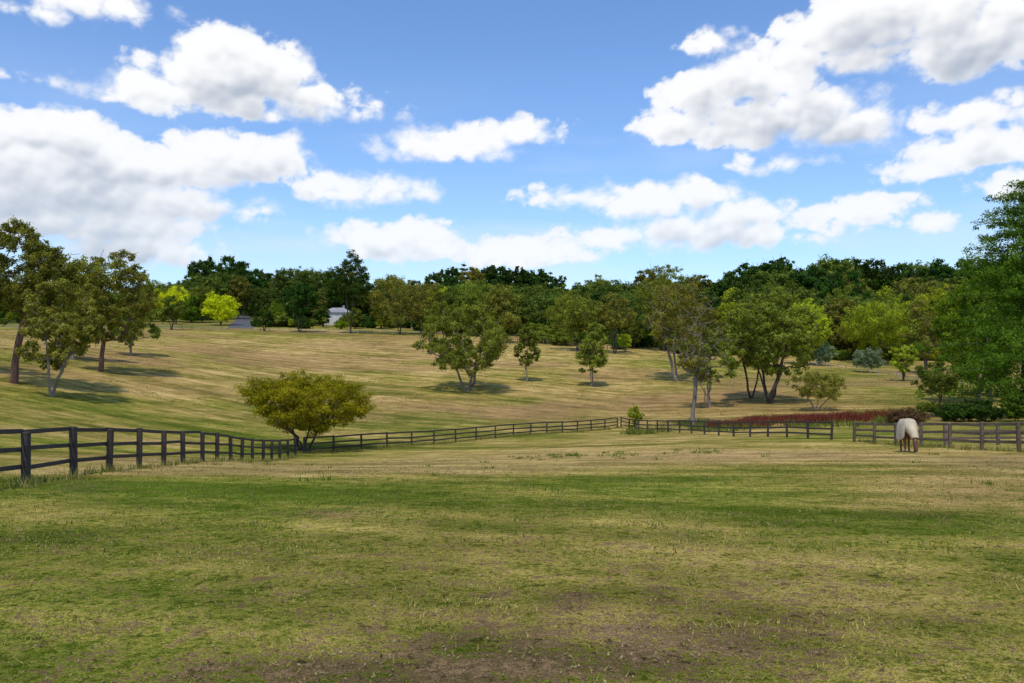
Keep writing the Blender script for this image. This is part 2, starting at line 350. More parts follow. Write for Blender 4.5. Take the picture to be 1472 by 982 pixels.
def pick(u):
    if 640<u<810: return rs.choice(list('qqqpqb'))
    if u>1040: return rs.choice(list('deeddecd'))
    if 280<u<380: return rs.choice(list('dded'))
    return rs.choice(list('abcdahfb'))
u=-320
while u<1820:
    d=rs.uniform(390,470) if u<1040 else rs.uniform(330,420)
    k=pick(u); inst(k,u,d,sky(u)+(rs.uniform(-3,5) if 640<u<810 else rs.choice([rs.uniform(-7,-1),rs.uniform(0,10),rs.uniform(4,14)])),wf=rs.uniform(.85,1.15)); u+=rs.uniform(8,14) if 640<u<810 else rs.uniform(10,20)
for (lo,hi,dlo,dhi,off,st,ks) in [(-320,1820,350,400,(14,28),22,'dcaefbc'),(180,640,300,345,(28,50),30,'abcgfa'),(600,1820,255,330,(20,48),22,'abcdafbg'),(880,1820,210,270,(42,78),30,'acgbfcag'),(-320,190,240,320,(30,60),34,'acfbg')]:
    u=lo
    while u<hi:
        if not (dlo==300 and (322<u<374 or 462<u<512)): inst(rs.choice(list(ks)),u,rs.uniform(dlo,dhi),sky(u)+rs.uniform(*off),wf=rs.uniform(.85,1.2))
        u+=st*rs.uniform(.6,1.4)
for (lo,hi,dlo,dhi,st,Hh) in [(-320,180,300,340,18,(3,6)),(200,325,340,358,14,(2,4)),(372,640,285,320,11,(3,6)),(610,900,270,300,9,(3,7)),(760,900,215,240,13,(2.5,5)),(890,1820,205,235,11,(2.5,5.5)),(1100,1820,235,270,12,(4,8)),(-320,1820,390,420,12,(5,9))]:
    u=lo
    while u<hi:
        if not (326<u<366 or (468<u<504 and dlo<300)): inst(rs.choice(list('sstg' if Hh[1]<8 else 'tts')),u,rs.uniform(dlo,dhi),H=rs.uniform(*Hh),wf=rs.uniform(.9,1.4))
        u+=st*rs.uniform(.6,1.4)
em=bpy.data.objects.new('distant_trees',None); em.instance_type='COLLECTION'; em.instance_collection=coll; link(em)

# ---------------- ground ----------------
def gmap(x,y,z):
    yy=np.maximum(y,2.5); u=736+F*x/yy; v=491-F*(z-CZ)/yy
    g=lambda cu,cv,ru,rv: np.exp(-(((u-cu)/ru)**2+((v-cv)/rv)**2))
    n1=fbm(x/9+3,y/9+8,4); n2=fbm(x/2.2+30,y/2.2+11,4); n3=fbm(x/35+9,y/35+2,3)
    near=np.clip(1-(y-50)/40,0,1)
    dry=np.where(y<70,.61,.56)+(n1-.5)*1.2*np.clip(near+.7,0,1)+(n3-.5)*.9
    dry+= -.3*g(300,705,240,30)-.30*g(880,688,160,18)-.25*g(1300,755,260,35)-.25*g(80,900,260,90)+.35*g(1000,648,330,18)+.3*g(1380,690,170,45)+.2*g(1000,860,500,80)-.3*g(560,648,260,10)
    dry+= -.30*g(150,605,260,24)-.3*g(1350,585,160,30)-1.0*g(330,464,230,8)-.3*g(1250,545,200,18)-.2*g(520,610,260,16)+.30*g(700,495,420,14)
    br=.75*g(1400,705,150,28)*(.4+n2)+.9*g(490,740,50,7)+.45*g(1050,655,280,12)*n2*2+.7*g(1080,580,210,18)+.6*g(740,590,300,20)*n1*2+.4*g(150,520,200,30)*n1*2
    far=np.clip((y-70)/30,0,1); br+=far*np.clip((fbm(x/22+4,y/16+1,4)-.48)*4,0,.7)
    dirt=.34*g(420,975,330,40)+.30*g(760,955,330,60)+.15*g(1050,900,300,80)+.30*g(810,865,60,10)+.3*g(120,700,60,10)+.13+(n1-.5)*.55*near
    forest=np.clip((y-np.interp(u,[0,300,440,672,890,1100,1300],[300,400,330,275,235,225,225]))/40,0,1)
    return np.clip(dry,0,1),np.clip(dirt,0,1),np.clip(br,0,1),forest
ys=list(np.arange(-60,3,1.5)); yv=3.
while yv<2950: ys.append(yv); yv+=max(.28,.0125*yv)
ys=np.array(ys); ii=np.arange(-200,201); xs=16.7*np.sinh(.03*ii)
X,Y=np.meshgrid(xs,ys); Z=gz(X,Y); nx=len(xs); ny=len(ys)
V=np.stack([X,Y,Z],-1).reshape(-1,3)
a=(np.arange(ny-1)[:,None]*nx+np.arange(nx-1)[None]).ravel(); Q=np.stack([a,a+1,a+nx+1,a+nx],1)
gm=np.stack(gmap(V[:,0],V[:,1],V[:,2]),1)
m,h,out=newmat('paddock_grass')
at=h.n('ShaderNodeAttribute',attribute_name='gmap'); sp=h.n('ShaderNodeSeparateColor'); h.L.new(at.outputs['Color'],sp.inputs[0])
pos=h.n('ShaderNodeNewGeometry').outputs['Position']
n1,_=h.noise(pos,.45,5,.65); n2,_=h.noise(pos,2.6,5,.7); n3,_=h.noise(pos,14,4,.7); n4,_=h.noise(pos,70,3,.7); n7,_=h.noise(pos,5.5,3,.8)
rot=h.n('ShaderNodeVectorRotate'); rot.rotation_type='Z_AXIS'; h.L.new(pos,rot.inputs['Vector']); rot.inputs['Angle'].default_value=.42
n5,_=h.noise(h.v('MULTIPLY',rot.outputs[0],(.015,.42,.1)),1,3,.6); n6,_=h.noise(h.v('MULTIPLY',pos,(.12,.3,.1)),1,6,.75)
dry=h.m('ADD',sp.outputs[0],h.m('MULTIPLY_ADD',n1,.9,-.45)); dry=h.m('ADD',dry,h.m('MULTIPLY_ADD',n2,1.2,-.6)); dry=h.m('ADD',dry,h.m('MULTIPLY_ADD',n3,1.2,-.6))
dry=h.m('ADD',dry,h.m('MULTIPLY_ADD',n5,1.3,-.65)); dry=h.m('ADD',dry,h.m('MULTIPLY_ADD',n6,1.1,-.55))
cr=h.n('ShaderNodeValToRGB'); h.L.new(dry,cr.inputs[0]); e=cr.color_ramp.elements
e[0].position=.02; e[0].color=(.135,.185,.018,1); e[1].position=1.; e[1].color=(.59,.415,.150,1)
x_=cr.color_ramp.elements.new(.38); x_.color=(.270,.250,.042,1); x_=cr.color_ramp.elements.new(.66); x_.color=(.415,.315,.078,1)
col=cr.outputs[0]
col=h.mix(h.m('MULTIPLY',sp.outputs[2],h.ss(n2,.25,.6)),col,(.42,.25,.110,1))
dm=h.m('ADD',sp.outputs[1],h.m('MULTIPLY_ADD',n2,1.6,-.8)); dm=h.m('ADD',dm,h.m('MULTIPLY_ADD',n3,2.2,-1.1))
col=h.mix(h.ss(dm,.26,.44,0,.85),col,(.135,.082,.050,1))
sd=h.m('MULTIPLY',h.ss(n3,.32,.62,.55,1.25),h.ss(n4,.34,.62,.52,1.30)); sd=h.m('MULTIPLY',sd,h.ss(n2,.25,.6,.68,1.12)); sd=h.m('MULTIPLY',sd,h.ss(n6,.3,.62,.76,1.08))
sd=h.m('MULTIPLY',sd,h.ss(n7,.56,.68,1.06,.45)); sd=h.m('MULTIPLY',sd,h.ss(n5,.35,.6,.84,1.07)); sd=h.m('MULTIPLY',sd,h.ss(n1,.35,.6,.82,1.06))
cx=h.n('ShaderNodeCombineXYZ'); [h.L.new(sd,cx.inputs[i]) for i in range(3)]
col=h.mix(1,col,cx.outputs[0],'MULTIPLY')
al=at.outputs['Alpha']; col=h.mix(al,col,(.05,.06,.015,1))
p=h.n('ShaderNodeBsdfDiffuse'); h.L.new(col,p.inputs[0])
b=h.n('ShaderNodeBump'); b.inputs['Strength'].default_value=.7; b.inputs['Distance'].default_value=.06
h.L.new(h.m('ADD',n3,h.m('MULTIPLY',n4,.4)),b.inputs['Height']); h.L.new(b.outputs[0],p.inputs['Normal']); h.L.new(p.outputs[0],out.inputs[0])
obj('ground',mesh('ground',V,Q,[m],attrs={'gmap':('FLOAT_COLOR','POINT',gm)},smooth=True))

# grass blades
rng=np.random.RandomState(11); n=330000
y=3.3+26*rng.rand(n)**1.6; x=rng.uniform(-1,1,n)*(.74*y+1.5)
z=gz(x,y); dry_,dirt_,br_,_f=gmap(x,y,z)
cl=fbm(x*3.1,y*3.1,3); cl2=fbm(x*.8+70,y*.8+7,3)
keep=(rng.rand(n)<np.clip(.08+2.2*(cl-.38),0,1))&(dirt_+(cl-.5)*1.2<.38+.3*rng.rand(n)); x,y,z,dry_,cl,cl2=[q[keep] for q in (x,y,z,dry_,cl,cl2)]; n=len(x)
hgt=(.006+.016*rng.rand(n)**1.5)*(.5+1.3*cl)*(1+.6*(cl2>.62)); wid=(.0018+.0018*rng.rand(n))*(1+y/8)
an=rng.rand(n)*6.28; an2=rng.rand(n)*6.28; dx=np.cos(an)*wid; dy=np.sin(an)*wid; ln=hgt*rng.uniform(.2,1.8,n)
V=np.stack([np.stack([x-dx,y-dy,z-.006],1),np.stack([x+dx,y+dy,z-.006],1),np.stack([x+np.cos(an2)*ln,y+np.sin(an2)*ln,z+hgt],1)],1).reshape(-1,3)
t=np.clip(dry_*.8+(cl2-.5)*1.8+rng.normal(size=n)*.25,0,1)[:,None]
C=np.array([.13,.25,.018])*(1-t)+np.array([.62,.47,.155])*t; C*=rng.uniform(.5,1.25,n)[:,None]
m,h,out=newmat('grass_blades'); at=h.n('ShaderNodeAttribute',attribute_name='bcol')
d_=h.n('ShaderNodeBsdfDiffuse'); t_=h.n('ShaderNodeBsdfTranslucent'); mx=h.n('ShaderNodeMixShader'); mx.inputs[0].default_value=.3
h.L.new(at.outputs[0],d_.inputs[0]); h.L.new(at.outputs[0],t_.inputs[0]); h.L.new(d_.outputs[0],mx.inputs[1]); h.L.new(t_.outputs[0],mx.inputs[2]); h.L.new(mx.outputs[0],out.inputs[0])
bm_=m
obj('grass',mesh('grass',V,np.arange(3*n).reshape(n,3),[m],attrs={'bcol':('FLOAT_COLOR','FACE',np.concatenate([C,np.ones((n,1))],1))}))
n=70000; y=3.3+26*rng.rand(n)**1.5; x=rng.uniform(-1,1,n)*(.74*y+1.5); z=gz(x,y); _,dd,_,_=gmap(x,y,z); cl=fbm(x*2,y*2,3)
k=rng.rand(n)<np.clip(.15+1.2*dd+(cl-.5)*1.6,0,1); x,y,z=x[k],y[k],z[k]; n=len(x)
nn=rng.normal(size=(n,3))*.45; nn[:,2]+=1; nn/=np.linalg.norm(nn,axis=1)[:,None]; a=rng.normal(size=(n,3)); a-=nn*(a*nn).sum(1)[:,None]; a/=np.linalg.norm(a,axis=1)[:,None]; b=np.cross(nn,a)
s=(rng.uniform(.004,.015,n)*(1+y/25))[:,None]; pz=np.stack([x,y,z+.008+.012*rng.rand(n)],1); w=rng.uniform(.15,.6,n)[:,None]
V=np.stack([pz-a*s,pz+b*s*w,pz+a*s,pz-b*s*w],1).reshape(-1,3); t=rng.rand(n)[:,None]**1.2
C=np.array([.055,.035,.022])*(1-t)+np.array([.52,.41,.21])*t
obj('leaf_litter',mesh('leaf_litter',V,np.arange(4*n).reshape(n,4),[bm_],attrs={'bcol':('FLOAT_COLOR','FACE',np.concatenate([C,np.ones((n,1))],1))}))
def blades(name,pts,hh,ww,c1,c2,per,spread,seed):
    r=np.random.RandomState(seed); pts=np.repeat(np.array(pts),per,0); n=len(pts)
    x=pts[:,0]+r.normal(size=n)*spread; y=pts[:,1]+r.normal(size=n)*spread; z=gz(x,y)
    H=hh*r.uniform(.4,1.1,n); an=r.rand(n)*6.28; ln=H*r.uniform(.05,.6,n); a2=r.rand(n)*6.28; w=ww*r.uniform(.6,1.3,n)
    V=np.stack([np.stack([x-np.cos(an)*w,y-np.sin(an)*w,z-.02],1),np.stack([x+np.cos(an)*w,y+np.sin(an)*w,z-.02],1),np.stack([x+np.cos(a2)*ln,y+np.sin(a2)*ln,z+H],1)],1).reshape(-1,3)
    t=r.rand(n)[:,None]; C=np.array(c1)*(1-t)+np.array(c2)*t
    return obj(name,mesh(name,V,np.arange(3*n).reshape(n,3),[bm_],attrs={'bcol':('FLOAT_COLOR','FACE',np.concatenate([C,np.ones((n,1))],1))}))
r=np.random.RandomState(5)
wp=[]
for i in range(50):
    u_=r.choice([760,800,830,870,905,955,1010]); d_=r.uniform(37,46); wp.append(((u_+r.normal()*18-736)/F*d_,d_))
for i in range(26):
    d_=r.uniform(16,45); wp.append(((r.uniform(0,1472)-736)/F*d_,d_))
blades('weed_clumps',wp,.16,.022,(.06,.12,.012),(.18,.26,.03),16,.13,6)
tp=[];tq=[]
for i in range(6000):
    d_=9+60*r.rand()**1.1; xx=r.uniform(-.72,.72)*d_; c_=fbm(np.array(xx/5),np.array(d_/5),3)
    if c_+r.rand()*.3>.58: (tp if r.rand()<.5 else tq).append((xx,d_))
blades('green_tufts',tp,.055,.012,(.07,.14,.012),(.18,.24,.03),7,.06,61)
blades('dry_tufts',tq,.05,.012,(.10,.065,.03),(.52,.39,.16),7,.07,62)
tp=[]
for i in range(2600):
    d_=95+150*r.rand(); xx=r.uniform(-.7,.6)*d_; c_=fbm(np.array(xx/14),np.array(d_/14),3)
    if c_+r.rand()*.3>.62: tp.append((xx,d_))
blades('slope_tussocks',tp,.16,.09,(.11,.11,.02),(.34,.27,.09),6,.35,63)
rp=[((u_-736)/F*d_,d_) for u_,d_ in zip(r.uniform(1020,1290,1400),r.uniform(84,92,1400))]
rp=[q for q in rp if fbm(np.array(q[0]/2.5),np.array(q[1]/2.5),2)>.47]
blades('red_reeds',rp,.95,.05,(.12,.022,.015),(.36,.11,.06),14,.35,8)
rp=[((u_-736)/F*d_,d_) for u_,d_ in zip(r.uniform(900,1330,1200),r.uniform(78,98,1200))]
rp=[q for q in rp if fbm(np.array(q[0]/3+9),np.array(q[1]/3),2)>.46]
blades('green_rushes',rp,.6,.045,(.06,.11,.015),(.28,.30,.06),12,.35,9)
fp=[]
for i in range(500):
    s_=r.rand(); fp.append((-15.9+28.7*s_+r.normal()*.25,60.8+34.5*s_+r.normal()*.25))
for i in range(150):
    s_=r.rand(); fp.append((-11-4.9*s_+r.normal()*.12,16+44*s_))
for i in range(160):
    s_=r.rand(); fp.append((22.2+r.normal()*.2,30+21*s_))
blades('fenceline_grass',fp,.28,.02,(.09,.15,.015),(.45,.36,.12),10,.15,12)

# ---------------- fences ----------------
w_dark=woodmat('dark_fence_timber',(.020,.015,.012),(.10,.075,.060),(25,25,25))
w_brown=woodmat('brown_fence_timber',(.08,.05,.033),(.26,.19,.13),(12,12,12))
w_pale=woodmat('pale_fence_timber',(.25,.23,.19),(.42,.40,.35))
def box(V,Q,a,b,wx,wz):
    a=np.array(a,float); b=np.array(b,float); d=b-a; d/=np.linalg.norm(d)
    up=np.array([0,0,1.]) if abs(d[2])<.9 else np.array([1.,0,0]); s=np.cross(d,up); s/=np.linalg.norm(s); t=np.cross(s,d); k=len(V)
    for p in (a,b):
        for i,j in ((-1,-1),(1,-1),(1,1),(-1,1)): V.append(p+s*i*wx/2+t*j*wz/2)
    for f in ((0,1,2,3),(7,6,5,4),(0,4,5,1),(1,5,6,2),(2,6,7,3),(3,7,4,0)): Q.append([k+q for q in f])
def fence(name,pts,mat,H=1.25,pw=.13,rails=(.95,.6,.25),rw=.13,side=.08,seed=0):
    r=np.random.RandomState(seed); V=[];Q=[];g=[]
    for i,(x,y) in enumerate(pts):
        z=float(gz(x,y)); hh=H+r.normal()*.03; lx,ly=r.normal(size=2)*.025
        box(V,Q,(x,y,z-.3),(x+lx,y+ly,z+hh),pw*r.uniform(.88,1.12),pw); g.append((x,y,z))
    for i in range(len(g)-1):
        a=np.array(g[i]); b=np.array(g[i+1]); d=b-a; nrm=np.array([d[1],-d[0],0]); nrm/=np.linalg.norm(nrm)
        if np.dot(nrm[:2],-a[:2])<0: nrm=-nrm
        o=nrm*side*-1
        for rh in rails:
            j1,j2=r.normal(size=2)*.02
            box(V,Q,a+o+[0,0,H*rh+j1]-d*.012,b+o+[0,0,H*rh+j2]+d*.012*(i%2),.038,rw)
    o=obj(name,mesh(name,V,Q,[mat])); mo=o.modifiers.new('b','BEVEL'); mo.width=.008; mo.segments=1; return o
def line(a,b,sp=2.7):
    a=np.array(a,float);b=np.array(b,float);n=max(1,int(round(np.linalg.norm(b-a)/sp))); return [tuple(a+(b-a)*i/n) for i in range(n+1)]
LP=[(-10.0,10.9),(-10.5,13.6),(-11.05,16.3),(-11.6,19),(-12.1,22),(-12.3,24.3),(-12.55,26.8),(-12.95,29.6),(-13.3,32.2),(-13.6,35),(-14,37.8),(-14.3,40.5),(-14.6,43),(-14.9,45.7),(-15.15,48.5),(-15.4,51),(-15.6,53.5),(-15.75,56),(-15.9,58.5)]
fence('post_and_rail_fence',LP,w_dark,1.3,.15,(.955,.63,.31),.11,seed=1)
fence('post_and_rail_fence',line((-15.9,61.0),(12.6,95)),w_dark,1.25,.14,(.95,.6,.28),.13,seed=2)
fence('post_and_rail_fence',line((13.0,95),(22.05,55)),w_dark,1.25,.14,(.95,.6,.28),.12,seed=3)
fence('post_and_rail_fence',line((22.0,51.2),(22.4,29.6)),w_brown,1.3,.15,(.93,.62,.32),.13,seed=4)
fence('post_and_rail_fence',line((24.5,45),(34,41)),w_brown,1.25,.15,(.93,.6,.3),.13,seed=5)
fence('distant_rail_fence',line(P(-200,262)[:2],P(640,262)[:2],3.2),w_pale,1.2,.14,(.93,.5),.1,seed=7)
fence('distant_rail_fence',line(P(640,262)[:2],P(900,206)[:2],3.2),w_brown,1.2,.14,(.93,.5),.1,seed=8)
fence('distant_rail_fence',line(P(1165,190)[:2],P(1520,120)[:2],3),w_pale,1.2,.1,(.93,.5),.08,seed=9)

# ---------------- driveway ----------------
asph=plainmat('asphalt',(.11,.105,.11),.2,3,.9)
dd=np.arange(278,420,3.); Vd=[];Qd=[]
for i,d in enumerate(dd):
    uc=346+4*math.sin((d-278)/60); w=4.5 if d<330 else 3.4; xc=(uc-736)/F*d
    for s in (-1,-.33,.33,1):
        xx=xc+s*w; Vd.append((xx,d,float(gz(xx,d))+.12))
    if i: 
        for j in range(3): k=(i-1)*4+j; Qd.append((k,k+1,k+5,k+4))
obj('driveway',mesh('driveway',Vd,Qd,[asph]))

# ---------------- houses ----------------
def house(name,u,d,w,dep,hw,hr,wallc,roofc,rot=0):
    x,y,z=P(u,d); e=bpy.data.objects.new(name,None); e.location=(x,y,z-.1); e.rotation_euler=(0,0,rot); link(e)
    wm=plainmat(name+'_wall',wallc,.1,4); rm=plainmat(name+'_roof',roofc,.25,5); gm_=plainmat(name+'_glass',(.03,.035,.045),.2,3,.15); tm=plainmat(name+'_trim',(.6,.58,.54),.08)
    V=[];Q=[]; box(V,Q,(-w/2,0,hw/2),(w/2,0,hw/2),dep,hw); obj('walls',mesh('walls',V,Q,[wm]),parent=e)
    o=.6; A=[(-w/2-o,-dep/2-o,hw),(w/2+o,-dep/2-o,hw),(w/2+o,dep/2+o,hw),(-w/2-o,dep/2+o,hw),(-w/2+dep*.35,0,hw+hr),(w/2-dep*.35,0,hw+hr)]
    A+=[(p_[0],p_[1],p_[2]-.18) for p_ in A[:4]]
    Qr=[(0,1,5,4),(2,3,4,5),(1,2,5,5),(3,0,4,4),(6,7,1,0),(7,8,2,1),(8,9,3,2),(9,6,0,3),(9,8,7,6)]
    me=bpy.data.meshes.new('roof'); me.from_pydata(A,[],[tuple(dict.fromkeys(q)) for q in Qr]); me.materials.append(rm); obj('roof',me,parent=e)
    V=[];Q=[];V2=[];Q2=[]; nw=max(3,int(w/3.2))
    for i in range(nw):
        xx=-w/2+w*(i+.5)/nw
        if i==nw//2: box(V2,Q2,(xx,-dep/2-.03,0),(xx,-dep/2-.03,2.15),1.0,.1)
        else:
            for z0 in ([1.5,3.9] if hw>4.4 else [1.5]):
                box(V,Q,(xx-.7,-dep/2-.02,z0),(xx+.7,-dep/2-.02,z0),.06,1.1)
                for zz in (-.6,.6): box(V2,Q2,(xx-.8,-dep/2-.04,z0+zz),(xx+.8,-dep/2-.04,z0+zz),.12,.1)
    obj('windows',mesh('windows',V,Q,[gm_]),parent=e); obj('door_and_trim',mesh('trim',V2,Q2,[tm]),parent=e)
    V=[];Q=[]; box(V,Q,(w*.22,.5,hw),(w*.22,.5,hw+hr+.9),.8,.8); obj('chimney',mesh('chimney',V,Q,[rm]),parent=e)
house('white_house',486,325,10,8,5.2,2.0,(.68,.66,.62),(.34,.33,.33))
house('red_roof_house',616,305,11,9,5.2,2.4,(.45,.36,.3),(.30,.06,.045),-.2)
for u_,d_,vt_,w_,s_,lm_ in [(464,300,436,22,301,L_dark),(511,296,440,22,302,L_euc),(490,290,460,22,303,L_green),(600,295,440,22,305,L_euc),(634,294,438,24,306,L_dark),(614,290,455,26,307,L_euc2),(405,300,430,50,308,L_green),(360,420,425,60,309,L_dark),(335,425,422,50,310,L_green)]:
    mid('garden_tree',u_,d_,vt_,w_,s_,lm_,cb=.02,nleaf=4000,N=24,leaf=.55,rcf=.17)

# ---------------- horse ----------------
def skinobj(name,pts,edges,rad,mat,parent,sub=2):
    me=bpy.data.meshes.new(name); me.from_pydata(pts,edges,[]); me.materials.append(mat); o=obj(name,me,parent=parent)
    mo=o.modifiers.new('s','SKIN'); mo.use_smooth_shade=True; sv=me.skin_vertices[0].data
    for i,r_ in enumerate(rad): sv[i].radius=(r_,r_) if np.isscalar(r_) else r_; sv[i].use_root=(i==0)
    s=o.modifiers.new('ss','SUBSURF'); s.levels=sub; s.render_levels=sub; return o
hx,hy,hz=P(1305,36)
hd=np.array([-.30,-.95]); hd/=np.linalg.norm(hd)
zf=float(gz(hx+hd[0]*.55,hy+hd[1]*.55)); zb=float(gz(hx-hd[0]*.7,hy-hd[1]*.7))
he=bpy.data.objects.new('horse',None); link(he); he.location=(hx,hy,(zf+zb)/2-.01); he.rotation_euler=(0,-math.atan2(zf-zb,1.25),math.atan2(hd[1],hd[0]))
coat=plainmat('chestnut_coat',(.19,.07,.028),.3,6,.5); hair=plainmat('dark_horse_hair',(.05,.022,.012),.3,20,.6); rugm=plainmat('canvas_rug',(.66,.54,.36),.08,5,.9)
pts=[(-.62,0,1.22),(-.2,0,1.16),(.25,0,1.14),(.55,0,1.16),(.78,.02,1.10),(1.0,.06,.88),(1.17,.10,.64),(1.27,.12,.46),(1.33,.13,.30),(1.36,.14,.15),(1.37,.14,.06),(-.84,0,1.20)]
rad=[.27,.29,.31,.29,.21,(.11,.16),(.09,.13),(.10,.13),(.085,.11),(.06,.07),(.05,.055),.20]
ed=[(0,1),(1,2),(2,3),(3,4),(4,5),(5,6),(6,7),(7,8),(8,9),(9,10),(0,11)]
for s in (-1,1):
    k=len(pts); st=.12 if s>0 else -.06
    pts+=[(.55,s*.17,.92),(.52+st*.3,s*.18,.72),(.54+st,s*.18,.45),(.53+st,s*.18,.15),(.57+st,s*.18,.04)]; rad+=[.14,.085,.058,.042,.055]; ed+=[(3,k),(k,k+1),(k+1,k+2),(k+2,k+3),(k+3,k+4)]
    k=len(pts); st=-.08*s
    pts+=[(-.66,s*.17,1.02),(-.52+st,s*.19,.82),(-.80+st,s*.18,.50),(-.76+st,s*.18,.15),(-.71+st,s*.18,.04)]; rad+=[.19,.125,.06,.043,.056]; ed+=[(0,k),(k,k+1),(k+1,k+2),(k+2,k+3),(k+3,k+4)]
    k=len(pts); pts+=[(1.20,.11+s*.07,.60),(1.22,.11+s*.11,.70)]; rad+=[.03,.012]; ed+=[(7,k),(k,k+1)]
skinobj('body',pts,ed,rad,coat,he)
skinobj('tail',[(-1.0,0,1.2),(-1.10,0,1.0),(-1.12,.01,.7),(-1.08,.02,.38)],[(0,1),(1,2),(2,3)],[.05,.07,.08,.03],hair,he)
skinobj('forelock',[(1.24,.11,.62),(1.34,.12,.50),(1.40,.13,.40)],[(0,1),(1,2)],[.035,.03,.012],hair,he)
V=[];Q=[]; secs=[(-1.06,.22,1.30,.85),(-.98,.33,1.42,.62),(-.7,.37,1.52,.56),(-.3,.38,1.50,.52),(.1,.38,1.49,.52),(.45,.37,1.53,.54),(.68,.33,1.48,.58),(.84,.25,1.36,.66)]
M=15
for i,(sx,wy,zt,zb_) in enumerate(secs):
    for j in range(M):
        f=j/(M-1); a_=math.pi*f; yy=-math.cos(a_); zz=math.sin(a_)**.75
        yw=wy*np.sign(yy)*abs(yy)**.55; z_=zb_+(zt-zb_)*zz+.015*math.sin(i*2+j*1.7)
        V.append((sx,yw*(1-.06*(1-zz)),z_))
for i in range(len(secs)-1):
    for j in range(M-1): k=i*M+j; Q.append((k,k+1,k+M+1,k+M))
def clothobj(nm,V,Q):
    o=obj(nm,mesh(nm,V,Q,[rugm],smooth=True),parent=he); s=o.modifiers.new('s','SOLIDIFY'); s.thickness=.02; s=o.modifiers.new('u','SUBSURF'); s.levels=1; s.render_levels=1; return o
clothobj('rug',V,Q)
V=[];Q=[]; rings=[((.66,1.12),.31,.36,0),((.86,1.05),.25,.30,.02),((1.02,.90),.19,.24,.06),((1.14,.72),.155,.19,.10),((1.21,.60),.14,.16,.12)]
M=14
for i,((cx_,cz_),ry,rz,oy) in enumerate(rings):
    tx,tz=(.55,-.84) if i>1 else (.8,-.5); nx_,nz_=-tz,tx
    for j in range(M):
        a_=2*math.pi*j/M; V.append((cx_+nx_*rz*math.sin(a_),oy+ry*math.cos(a_),cz_+nz_*rz*math.sin(a_)))
for i in range(len(rings)-1):
    for j in range(M): Q.append((i*M+j,i*M+(j+1)%M,(i+1)*M+(j+1)%M,(i+1)*M+j))
clothobj('neck_rug',V,Q)

# ---------------- clouds (far-off shell geometry; sunlight, shade and haze painted into its glowing colour) ----------------
blobs=[(325,118,125,44),(225,132,84,26),(440,142,82,24),(325,76,66,34),(395,98,62,34),(330,152,160,14),
(85,205,125,44),(-20,220,110,54),(330,232,105,36),(200,245,150,38),(400,222,44,26),(60,275,200,42),(230,292,140,24),(90,325,190,26),
(600,212,55,24),(680,208,68,24),(752,190,42,16),(500,274,64,22),(560,270,40,20),(612,277,26,13),(565,348,86,30),(755,364,88,20),(200,362,100,30),
(120,0,105,24),(60,16,40,10),
(1085,112,90,36),(1010,130,60,34),(1130,92,60,28),(975,182,52,26),(1110,180,120,36),(1230,182,72,32),(1170,150,80,30),
(1240,34,110,52),(1400,66,105,54),(1345,16,100,44),(1460,30,80,54),(1250,85,70,20),
(1400,168,70,22),(1400,218,78,26),(1462,270,52,20),(1320,245,42,12),
(940,292,90,28),(1000,282,56,26),(1060,312,92,26),(1000,338,175,24),(1250,302,66,20),(1320,318,38,12),(1030,62,36,14),(820,284,50,12),(1115,236,36,9)]
def dirv(u,v):
    x_=(u-736)/F; z_=(491-v)/F; return math.atan2(x_,1),math.atan2(z_,math.hypot(1,x_))
allb=[]
for (u,v,ru,rv) in blobs:
    a1,e1=dirv(u,v); a2,_=dirv(u+ru,v); a0,_=dirv(u-ru,v); _,e2=dirv(u,v-rv); _,e0=dirv(u,v+rv); allb.append((a1,e1,(a2-a0)/2,(e2-e0)/2))
rc_=np.random.RandomState(9)
for i in range(46):
    a1=rc_.uniform(.78,5.5); a1=a1 if a1<math.pi else a1-2*math.pi; allb.append((a1,rc_.uniform(.06,.5),rc_.uniform(.06,.2),rc_.uniform(.02,.05)))
def blur(a,n):
    for _ in range(n):
        a=(a+np.roll(a,1,1)+np.roll(a,-1,1))/3; a=(a+np.vstack([a[:1],a[:-1]])+np.vstack([a[1:],a[-1:]]))/3
    return a
def cloudfield(A,E_):
    w1=fbm(A*34+3,E_*44+1,4)-.5; w2=fbm(A*34+43,E_*44+31,4)-.5; l1=fbm(A*9+13,E_*12+5,2)-.5
    a=A+w1*.018+l1*.018; e=E_+w2*.013; acc=np.full(A.shape,9.)
    for (a1,e1,ra,re) in allb:
        dy=(e-e1)/re; dy=np.where(dy<0,dy*1.25,dy); L=np.hypot((a-a1)/ra,dy); L=(L-1)*min(ra,re*1.6)/.04
        hh=np.clip(.5+.5*(acc-L)/.22,0,1); acc=acc*(1-hh)+L*hh-.22*hh*(1-hh)
    b1=billow(a*24,e*34,2); b2=billow(a*105+4,e*140+2,3); f=fbm(A*60+5,E_*80+9,5)-.5
    return -acc+.05+(b1-.66)*.85+(b2-.66)*.30+f*.60, b1, b2
